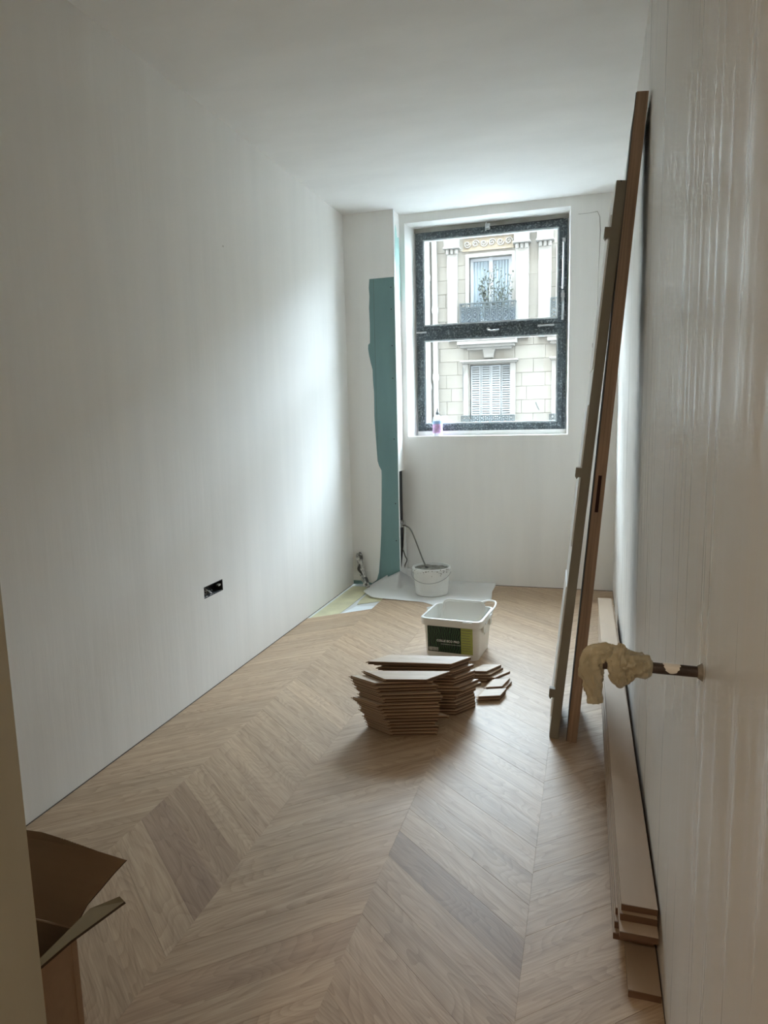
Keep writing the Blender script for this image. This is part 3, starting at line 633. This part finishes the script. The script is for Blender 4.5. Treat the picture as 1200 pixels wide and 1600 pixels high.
# pipe with wrapped end on the right wall
pp = tag(empty('wall_pipe', (W, 1.135, .883)), 'rusty pipe stub sticking out of the right wall with its end wrapped in yellowed film', 'pipe')
MB().tube([(0,0,0),(-.03,0,.0006),(-.06,0,.001),(-.10,0,.002),(-.15,0,.002)], .0088, 16).build('pipe', MT['pipe'], pp, smooth=True)
pf = MB(); vs_ = []; na, nx = 14, 10
for i in range(na+1):
    an = math.pi*(-.25+.92*i/na)
    for j in range(nx+1):
        w_ = .0135*math.sqrt(max(.02, 1-(i/na)**2.5)); x_ = -.045+w_*(2*j/nx-1)+.001*math.sin(i*2.1)
        vs_.append((x_, -.0094*math.sin(an), .0012+.0094*math.cos(an)))
pf.add(vs_, [(i*(nx+1)+j, i*(nx+1)+j+1, (i+1)*(nx+1)+j+1, (i+1)*(nx+1)+j) for i in range(na) for j in range(nx)]); pf.build('paint_patch', MT['wall'], pp, smooth=True)
MB().lathe([(.0001,.007),(.0098,.007),(.0115,.004),(.0145,0)], 0, 0, 16).build('wall_collar', MT['collar'], pp, smooth=True).rotation_euler = (0, R(-90), 0)
def rag(path, radii, name, seg=40, amp=.20, seed=0, flatf=1.0):
    P = smoothpts(path, 8); rr = []
    for i in range(len(P)):
        t = i/(len(P)-1)*(len(radii)-1); k = min(int(t), len(radii)-2); f = t-k; rr.append(radii[k]*(1-f)+radii[k+1]*f)
    m = MB(); vs = []; fs = []; prev = None
    for i, p in enumerate(P):
        t = (P[min(i+1,len(P)-1)]-P[max(i-1,0)]).normalized()
        if prev is None: a = t.cross(Vector((0,1,0))).normalized()
        else: a = (prev-t*prev.dot(t)).normalized()
        prev = a; b_ = t.cross(a)
        for k in range(seg):
            an = 2*math.pi*k/seg
            d = 1+amp*noise.noise((math.cos(an)*2.2+seed, math.sin(an)*2.2, i*.16+seed))+amp*.7*noise.noise((math.cos(an)*5+seed, math.sin(an)*5, i*.35))+.16*amp/.2*abs(math.sin(an*4+i*.22+seed*2))**3
            vs.append(p+(a*math.cos(an)+b_*math.sin(an)*flatf)*rr[i]*d)
    for i in range(len(P)-1):
        for k in range(seg): fs.append((i*seg+k, i*seg+(k+1)%seg, (i+1)*seg+(k+1)%seg, (i+1)*seg+k))
    fs += [tuple(reversed(range(seg))), tuple(range((len(P)-1)*seg, len(P)*seg))]
    return m.add(vs, fs).build(name, MT['rag'], pp, smooth=True)
rag([(-.074,0,.001),(-.080,0,.0015),(-.092,0,.003),(-.106,.0,.006),(-.118,0,.008),(-.128,0,.010)], [.0100,.0165,.0195,.0185,.0205,.019], 'film_wrap', seed=1, amp=.16)
rag([(-.121,-.006,.040),(-.124,-.010,.030),(-.128,-.014,.012),(-.127,-.013,-.004),(-.124,-.010,-.020),(-.121,-.006,-.034)], [.003,.009,.0125,.012,.010,.003], 'film_knot', seed=4, flatf=.8, amp=.36)
rag([(-.118,-.008,.022),(-.114,-.010,.004),(-.113,-.010,-.014),(-.117,-.006,-.028)], [.004,.010,.009,.003], 'film_fold', seed=11, flatf=.7, amp=.4)
rag([(-.128,0,.010),(-.142,.003,.014),(-.156,.001,.013),(-.166,-.003,.002),(-.167,-.004,-.016),(-.164,-.001,-.036),(-.161,.002,-.054),(-.161,.003,-.068)], [.015,.0185,.0195,.0195,.017,.0135,.011,.0115], 'film_tail', seed=8, flatf=.5, amp=.27)
# ------------------------------------------------------------------ cable bundle and socket box in the corner
cbn = tag(empty('cable_bundle', (.09, 4.84, 0)), 'tangled bundle of pale sheathed cables standing in the far left corner', 'cables')
for k in range(9):
    sd = k*1.7; pts = []
    for i in range(13):
        t = i/12; x = -.030+.080*t**1.4+.016*math.sin(t*9+sd); y = .02-.075*t+.014*math.cos(t*8+sd*1.3); z = .250-.236*t-.012*(k%3)*(1-t)+.008*math.sin(t*12+sd)
        pts.append((x, y, max(.012, z)))
    MB().tube(smoothpts(pts, 4), .0105, 8).build('cable', MT['foil' if k%4 else 'cabledark'], cbn, smooth=True)
m = MB(); m.box(-.03,.045,-.004,.0,.03,.105); m.box(-.02,.035,-.006,-.004,.04,.095); so = m.build('socket_plate', MT['bucketdirty'], origin=(0,0,0)); so.location = (.095, D1-.0005, .0); tag(so, 'small white socket plate low on the boxed corner behind the cable bundle', 'socket')
# spiral dust sheet under the mortar bucket
out = [(.150,4.673),(.256,4.53),(.42,4.50),(.641,4.485),(.724,4.426),(.85,4.33),(.952,4.262),(1.02,4.40),(1.097,4.651),(1.075,4.85),(1.078,D2-.006),(CW+.004,D2-.006),(CW+.004,D1-.004),(.145,D1-.004)]
bm = bmesh.new(); NX, NY = 60, 50; xs0, xs1, ys0, ys1 = .14, 1.11, 4.25, D2-.005
def inside(x, y):
    c = False
    for i in range(len(out)):
        a, b_ = out[i], out[(i+1)%len(out)]
        if (a[1] > y) != (b_[1] > y) and x < (b_[0]-a[0])*(y-a[1])/(b_[1]-a[1])+a[0]: c = not c
    return c
def sheet_z(x, y):
    z = .0022+.0022*(1+noise.noise((x*9, y*9, 0)))+.003*max(0, noise.noise((x*4+5, y*5, 2)))
    dc = math.hypot(x-.655, y-4.725)
    if x <= CW+.01: z += .118*max(0, (x-.145)/.234)*max(0, 1-(D1-.004-y)/.13)**1.8
    else: 
        z += .105*max(0, 1-(x-CW)/.24)**1.2*max(0, 1-(D2-y)/.20)**1.2 + .02*max(0, 1-(D2-y)/.05)
    if dc < .17: z = z*max(0, (dc-.12)/.05)+.003*(1-max(0, (dc-.12)/.05)) if dc > .12 else .003
    return z
gv = {}
# clip the outline exactly by a boundary-following grid: rows between left and right border
def xr(y):
    xsx = []
    for i in range(len(out)):
        a, b_ = out[i], out[(i+1)%len(out)]
        if (a[1]-y)*(b_[1]-y) < 0: xsx.append((b_[0]-a[0])*(y-a[1])/(b_[1]-a[1])+a[0])
    return (min(xsx), max(xsx)) if len(xsx) >= 2 else None
rows = []
for j in range(NY+1):
    y = 4.264+(D2-.0065-4.264)*j/NY
    e = xr(y)
    if e: rows.append([bm.verts.new((e[0]+(e[1]-e[0])*i/NX, y, sheet_z(e[0]+(e[1]-e[0])*i/NX, y))) for i in range(NX+1)])
for a, b_ in zip(rows, rows[1:]):
    for i in range(NX): bm.faces.new((a[i], a[i+1], b_[i+1], b_[i]))
me = bpy.data.meshes.new('dust_sheet')
for f in bm.faces: f.smooth = True
bm.to_mesh(me); bm.free(); me.materials.append(MT['sheet'])
ds = bpy.data.objects.new('dust_sheet', me); C.objects.link(ds); tag(ds, 'translucent white dust sheet spread on the floor below the window, under the round bucket', 'dust sheet')
so2 = ds.modifiers.new('thick', 'SOLIDIFY'); so2.thickness = .0006; so2.offset = 1

# ------------------------------------------------------------------ cardboard box at the near left
bx0, bx1, by0, by1, bz = .42, .802, .615, .962, .34
cbx = tag(empty('cardboard_box', (.61, .79, 0)), 'open brown cardboard box with torn raised flaps at the near left, behind the doorway wall', 'box')
def cpart(mb, nm, m, **k): o = mb.build(nm, m, origin=(.61,.79,0), **k); o.location = (0,0,0); o.parent = cbx; return o
t = .004
cpart(MB().box(bx0,bx1,by0,by1,.001,.005).box(bx1-t,bx1,by0,by1,.005,bz).box(bx0,bx0+t,by0,by1,.005,bz).box(bx0+t,bx1-t,by1-t,by1,.005,bz).box(bx0+t,bx1-t,by0,by0+t,.005,bz), 'carton', MT['card'])
cpart(MB().box(bx1-.011,bx1+.0012,by1-.012,by1+.004,.002,bz-.004), 'corner_fold', MT['card'], bevel=.002)
def slab(pts, n, th=.004):
    n = Vector(n).normalized()*th; k = len(pts); P = [Vector(p) for p in pts]
    return MB().add([tuple(p) for p in P]+[tuple(p-n) for p in P], [tuple(range(k))], 0).add([tuple(p-n) for p in P], [tuple(reversed(range(k)))], 1).add([tuple(p) for p in P]+[tuple(p-n) for p in P], [(i,(i+1)%k,k+(i+1)%k,k+i) for i in range(k)], 2)
fb = [(bx0,by1,bz),(.74,by1,bz+.001),(bx1,by1,bz-.002),(.815,.985,.372),(.833,1.005,.395),(.848,1.022,.415),(.868,1.042,.438),(.80,1.043,.445),(.72,1.045,.456),(.66,1.046,.462),(.55,1.045,.458),(bx0,1.04,.45)]
cpart(slab(fb, (0,-.75,.6)), 'flap', [MT['card'], MT['cardin'], MT['cardedge']])
fa = [(bx1,by0,bz),(bx1,by1,bz),(.85,.955,.395),(.925,.948,.440),(.952,.928,.450),(.90,.85,.424),(.875,.79,.408),(.85,.70,.395),(.85,by0,.39)]
cpart(slab(fa, (-.55,0,.8)), 'flap', [MT['cardin'], MT['card'], MT['cardedge']])
m = MB()
for k in range(14):
    u = .35+.4*k/13; p = Vector((.868,1.042,.438)).lerp(Vector((.66,1.046,.462)), u); s_ = random.uniform(.001,.0022)
    m.add([tuple(p+Vector((-s_,-.001,0))), tuple(p+Vector((s_,-.001,0))), tuple(p+Vector((random.uniform(-s_,s_),-.001,s_*1.3)))], [(0,1,2)])
cpart(m, 'torn_paper', MT['fluff'])

# ------------------------------------------------------------------ the street outside
st = struct(MB().box(-30,30,YO+.1,19.2,-4.3,-4.2).build('street_ground', MT['asphalt']), 'street between the two buildings', 'ground')
FY = 19.0
bl = tag(empty('apartment_building', (0, FY, -4.2)), 'pale limestone apartment building across the street seen through the window', 'building')
def bp_(mb, nm, m, par=None, label=None, **k):
    o = mb.build(nm, m, origin=(0,FY,-4.2), **k); o.location = (0,0,0); o.parent = par or bl
    if label: o['label'] = label
    return o
TOPZ = 7.0
# wall cores with window openings left as recesses
DX = 2.36
wins = []   # (x0,x1,z0,z1)
for i in range(-4, 3):
    for (za, zb) in ((.50,2.55),(3.70,5.36)):
        if i in (-4,-3,-2,-1,0,1,2): wins.append((-1.45+DX*i if i <= 1 else -1.45+DX*i, -.31+DX*i, za, zb))
bp_(MB().box(-12,9,FY+.30,FY+1.5,-4.2,TOPZ), 'wall_core', MT['stonejoint'])
# solid band behind the blocks between openings
cells = sorted(set([-12.0, 9.0]+[w[0] for w in wins]+[w[1] for w in wins])); zc = [-4.2,.50,2.55,3.70,5.36,TOPZ]
m = MB()
for a, b_ in zip(cells, cells[1:]):
    for c, d in zip(zc, zc[1:]):
        if any(abs(a-w[0]) < 1e-6 and abs(c-w[2]) < 1e-6 for w in wins): continue
        m.box(a, b_, FY+.012, FY+.30, c, d)
bp_(m, 'wall_backing', MT['stonejoint'])
# ashlar blocks, one object each, in the part of the wall that shows
blk = {}
row = 0; z = .14; BH = .36
while z < 6.4:
    x = -3.2-(.31 if row % 2 else 0); k = 0
    while x < 1.9:
        w_ = .62 if (row+k) % 3 else .80; k += 1
        xs_ = [(x, min(x+w_, 1.95))]; x += w_
        for (a, b_) in xs_:
            # cut around the openings
            segs = [(a, b_)]
            for w in wins:
                if z+BH > w[2]+.02 and z < w[3]-.02:
                    ns = []
                    for s0, s1 in segs:
                        if s1 <= w[0] or s0 >= w[1]: ns.append((s0, s1)); continue
                        if s0 < w[0]: ns.append((s0, w[0]))
                        if s1 > w[1]: ns.append((w[1], s1))
                    segs = ns
            for s0, s1 in segs:
                if s1-s0 < .06: continue
                key = round(s1-s0, 2)
                if key not in blk:
                    hw_, hh = (key-.004)/2, (BH-.004)/2; e = .005
                    mm = MB().add([(-hw_,.014,-hh),(hw_,.014,-hh),(hw_,.014,hh),(-hw_,.014,hh),(-hw_+e,0,-hh+e),(hw_-e,0,-hh+e),(hw_-e,0,hh-e),(-hw_+e,0,hh-e)], [(4,5,6,7),(0,1,5,4),(1,2,6,5),(2,3,7,6),(3,0,4,7)])
                    me = bpy.data.meshes.new('ashlar_block'); me.from_pydata(mm.v, [], mm.f); me.materials.append(MT['stone']); blk[key] = me
                o = bpy.data.objects.new('ashlar_block', blk[key]); C.objects.link(o); o.parent = bl; o.location = ((s0+s1)/2, random.uniform(-.004,.002), z+BH/2+4.2)
    z += BH; row += 1
# plain rendered outer parts beyond what shows; far ends added to block sky light
bp_(MB().box(-30,-12,FY,FY+1.5,-4.2,TOPZ).box(9,30,FY,FY+1.5,-4.2,TOPZ).box(-12,-3.85,FY,FY+.025,-4.2,TOPZ).box(1.95,9,FY,FY+.025,2.55,3.70).box(-3.85,1.95,FY,FY+.025,-4.2,.14).box(-3.85,1.95,FY,FY+.025,6.5,TOPZ), 'plain_wall', MT['stone'])
bp_(MB().box(-30,30,FY-.35,FY+1.6,TOPZ,TOPZ+.25), 'cornice', MT['stonepale']); bp_(MB().box(-12,9,FY+.1,FY+1.5,TOPZ+.25,TOPZ+1.0), 'roof', MT['zinc'])
# pilasters with capitals
def pil(x0, x1, c0, c1, zt=5.60):
    p_ = bp_(MB().box(x0,x1,FY-.10,FY,3.2,zt), 'pilaster', MT['stonepale'], bevel=.01)
    bp_(MB().box(c0,c1,FY-.22,FY,zt+.02,6.5).box(c0-.03,c1+.03,FY-.25,FY,zt-.005,zt+.035), 'capital', MT['stonepale'], p_, bevel=.01)
    n = 3
    for k in range(n):
        cx_ = c0+.02+(c1-c0-.04)*(k+.5)/n
        o = MB().lathe([(.0001,0),(.038,0),(.048,.05),(.05,.11),(.03,.125)], 0, 0, 10).build('gutta', MT['stonepale'], smooth=True); o.parent = p_; o.location = (cx_, -.12, zt-.13+4.2)
for i in (-1, 0, 1):
    if i == 0: pil(-2.03,-1.76,-2.08,-1.70); 
pil(-.21,.13,-.24,.15); pil(.38,.70,.35,.74)
pil(.38-DX+.0-2.0+.0, .70-DX-2.0, .35-DX-2.0, .74-DX-2.0)
bp_(MB().box(.15,.36,FY+.0,FY+.02,3.2,5.9), 'recess_panel', MT['stonejoint'], label='shaded recess between the paired pilasters')
# carved frieze
fz = bp_(MB().box(-1.60,-.28,FY-.015,FY,5.55,5.86).box(-1.62,-.26,FY-.06,FY,5.86,5.92).box(-1.62,-.26,FY-.04,FY,5.52,5.555), 'frieze', MT['frieze'], label='carved frieze with scrolling foliage')
m = MB()
for k in range(6):
    cx_ = -1.49+.22*k; s_ = 1 if k % 2 else -1
    pts = [(cx_+(.015+.085*(1-i/22))*math.cos(s_*(i*.42)), FY-.03, 5.705+(.015+.085*(1-i/22))*math.sin(s_*i*.42)) for i in range(23)]; m.tube(pts, .014, 6)
    for j in range(5):
        a = j*1.2566+k; m.add([(cx_+.02*math.cos(a),FY-.02,5.705+.02*math.sin(a)),(cx_+.06*math.cos(a+.3),FY-.045,5.705+.06*math.sin(a+.3)),(cx_+.05*math.cos(a-.4),FY-.03,5.705+.05*math.sin(a-.4))], [(0,1,2)])
o = m.build('scrollwork', MT['stonepale'], origin=(0,FY,-4.2)); o.location = (0,0,0); o.parent = fz
# upper windows
def upper_window(dx, full=True):
    x0, x1, z0, z1 = -1.45+dx, -.31+dx, 3.70, 5.36; xm = (x0+x1)/2-.0
    s = bp_(MB().box(x0-.09,x0,FY-.05,FY+.02,z0,z1+.09).box(x1,x1+.09,FY-.05,FY+.02,z0,z1+.09).box(x0,x1,FY-.05,FY+.02,z1,z1+.09), 'window_surround', MT['stonepale'])
    fr_ = ring(MB(), x0+.02, x1-.02, z0, z1-.01, .075, FY+.12, FY+.19); fr_.box(xm-.05, xm+.05, FY+.11, FY+.19, z0, z1)
    f = bp_(fr_, 'window_frame', MT['wfwhite'])
    for a, b_ in ((x0+.095, xm-.05), (xm+.05, x1-.095)):
        o = MB().box(a, b_, FY+.155, FY+.160, z0+.07, z1-.08).build('pane', MT['farglass'], origin=(0,FY,-4.2)); o.location = (0,0,0); o.parent = f
        cm = MB(); n = 18; vs = []
        for i in range(n+1):
            x = a+(b_-a)*i/n; y = FY+.135+.012*math.sin(i*1.9); vs += [(x, y, z0+.07), (x, y, z1-.10)]
        cm.add(vs, [(2*i,2*i+2,2*i+3,2*i+1) for i in range(n)])
        o = cm.build('curtain', MT['curtain'], origin=(0,FY,-4.2), smooth=True); o.location = (0,0,0); o.parent = f
def railing(x0, x1, z0, z1, yo, nm='balcony_railing', scroll=True):
    m = MB(); m.box(x0,x1,FY-yo-.02,FY-yo+.02,z1-.03,z1); m.box(x0,x1,FY-yo-.01,FY-yo+.01,z0,z0+.02); m.box(x0,x1,FY-yo-.01,FY-yo+.01,z1-.13,z1-.115)
    m.box(x0,x0+.03,FY-yo-.015,FY,z0,z0+.03); m.box(x0,x0+.02,FY-yo,FY,z1-.03,z1); m.box(x1-.02,x1,FY-yo,FY,z1-.03,z1)
    n = int((x1-x0)/.155)
    for k in range(n+1):
        x = x0+.01+(x1-x0-.02)*k/n; m.box(x-.013,x+.013,FY-yo-.013,FY-yo+.013,z0,z1-.02)
        if k < n:
            xc = x+(x1-x0-.02)/n/2
            m.tube([(xc+.045*math.cos(i*.785),FY-yo,z1-.073+.040*math.sin(i*.785)) for i in range(9)], .012, 5, caps=False)
            zc_ = z0+.02
            while zc_ < z1-.2:
                h2 = min(.2, z1-.13-zc_)
                m.tube([(xc+.05*math.sin(i*.7854),FY-yo,zc_+h2*i/8) for i in range(9)], .012, 5, caps=False); m.tube([(xc-.05*math.sin(i*.7854),FY-yo,zc_+h2*i/8) for i in range(9)], .012, 5, caps=False); zc_ += h2
    return bp_(m, nm, MT['iron'])
for i in range(-2, 3):
    dx = DX*i
    if i == -1: continue
    upper_window(dx)
    railing(-1.66+dx, -.18+dx, 3.30, 4.15, .30)
    bp_(MB().box(-1.73+dx,-.16+dx,FY-.36,FY,3.07,3.20).box(-1.66+dx,-.22+dx,FY-.26,FY,3.00,3.07).box(-1.5+dx,-.30+dx,FY-.14,FY,2.94,3.0).box(-1.73+dx,-.16+dx,FY-.38,FY,3.17,3.30), 'balcony_slab', MT['stonepale'], bevel=.01)
    # keystone
    bp_(MB().poly_y([(-1.04+dx,2.72),(-.80+dx,2.72),(-.74+dx,3.0),(-1.08+dx,3.0)], FY-.12, FY), 'keystone', MT['stonepale'], bevel=.012)
    # lintel of the lower window
    bp_(MB().box(-1.68+dx,-.13+dx,FY-.20,FY,2.625,2.67).box(-1.64+dx,-.17+dx,FY-.14,FY,2.585,2.625), 'lintel_moulding', MT['stonepale'], bevel=.006)
    bp_(MB().box(-1.62+dx,-1.49+dx,FY-.06,FY,.3,2.585).box(-.35+dx,-.21+dx,FY-.06,FY,.3,2.585), 'window_jamb', MT['stonepale'], bevel=.006)
    # folding shutter, four leaves with louvres
    xa_, xb_, za_, zb_ = -1.43+dx, -.33+dx, .52, 2.53; lw = (xb_-xa_)/4
    for k in range(4):
        a = xa_+k*lw+.006; b_ = xa_+(k+1)*lw-.006; yb_ = FY+.05+(.02 if k%2 else 0)
        lf = bp_(ring(MB(), a, b_, za_, zb_, .035, yb_, yb_+.03), 'shutter_leaf', MT['shutter'])
        lm = MB(); z = za_+.05
        while z < zb_-.05: lm.add([(a+.03,yb_+.002,z),(b_-.03,yb_+.002,z),(b_-.03,yb_+.026,z+.045),(a+.03,yb_+.026,z+.045)], [(0,1,2,3)]); z += .062
        o = lm.build('louvres', MT['shutter'], origin=(0,FY,-4.2)); o.location = (0,0,0); o.parent = lf; o['kind'] = 'stuff'
        o = MB().box(a+.02,b_-.02,yb_+.05,yb_+.054,za_,zb_).build('shutter_back', MT['shuttergap'], origin=(0,FY,-4.2)); o.location = (0,0,0); o.parent = lf
    railing(-1.67+dx, -.22+dx, .45, 1.19, .14)
bp_(MB().box(-1.63,-1.10,FY-.27,FY-.262,3.34,4.05).box(-1.0,-.20,FY-.27,FY-.262,3.34,3.98), 'balcony_screen', MT['bluecloth'], label='blue grey cloth screen behind the balcony railing')
# downpipes
for (x, zz) in ((-2.565, (4.9, 2.0)), (-2.37, (4.05, 2.25))):
    d_ = bp_(MB().tube([(x,FY-.11,-4.2),(x,FY-.11,TOPZ)], .068, 16), 'downpipe', MT['zincpipe'], smooth=True)
    for z in zz:
        o = MB().tube([(x,FY-.11,z-.09),(x,FY-.11,z-.03),(x,FY-.11,z+.03),(x,FY-.11,z+.09)], [.078,.09,.09,.078], 16).build('pipe_collar', MT['zincpipe'], origin=(0,FY,-4.2), smooth=True); o.location = (0,0,0); o.parent = d_
bp_(MB().box(-3.6,-2.70,FY-.14,FY,-4.2,TOPZ), 'end_pier', MT['stonepale'], label='paler pier at the left end of the facade')
# hooks and little brackets
bp_(MB().tube([(.33,FY-.02,1.50),(.36,FY-.06,1.42),(.42,FY-.05,1.30)], .012, 6), 'hook', MT['iron'])
bp_(MB().tube([(-1.62,FY-.08,2.5),(-1.62,FY-.08,1.60)], .008, 5), 'cord', MT['iron'])
# shrub on the upper balcony
sh = tag(empty('balcony_shrub', (-.82, FY-.13, 3.30)), 'sparse leafy shrub growing on the balcony of the upper window across the street', 'plant')
MB().box(-.35,.35,-.07,.07,.0,.22).build('planter', MT['pot'], sh, bevel=.01)
m = MB(); lf = MB(); rnd = random.Random(3)
for k in range(15):
    a = rnd.uniform(-.55,.55); h2 = rnd.uniform(1.1,1.72); x0_ = a*.35; pts = [(x0_+a*.62*t**1.3+.03*math.sin(t*7+k), rnd.uniform(-.03,.03)*t, .2+(h2-.2)*t) for t in [i/7 for i in range(8)]]
    m.tube(pts, .009, 4, caps=False)
    for i in range(3, 8):
        for j in range(8):
            p = Vector(pts[i])+Vector((rnd.gauss(0,.05), rnd.gauss(0,.04), rnd.gauss(0,.05))); s_ = rnd.uniform(.03,.05); d1 = Vector((rnd.gauss(0,1),rnd.gauss(0,1),rnd.gauss(0,1))).normalized(); d2 = d1.cross(Vector((rnd.gauss(0,1),rnd.gauss(0,1),1))).normalized()
            lf.add([tuple(p-d1*s_), tuple(p+d2*s_*.45), tuple(p+d1*s_), tuple(p-d2*s_*.45)], [(0,1,2,3)])
m.build('stems', MT['leaf'], sh); tag(lf.build('foliage', MT['leaf'], sh), kind='stuff')
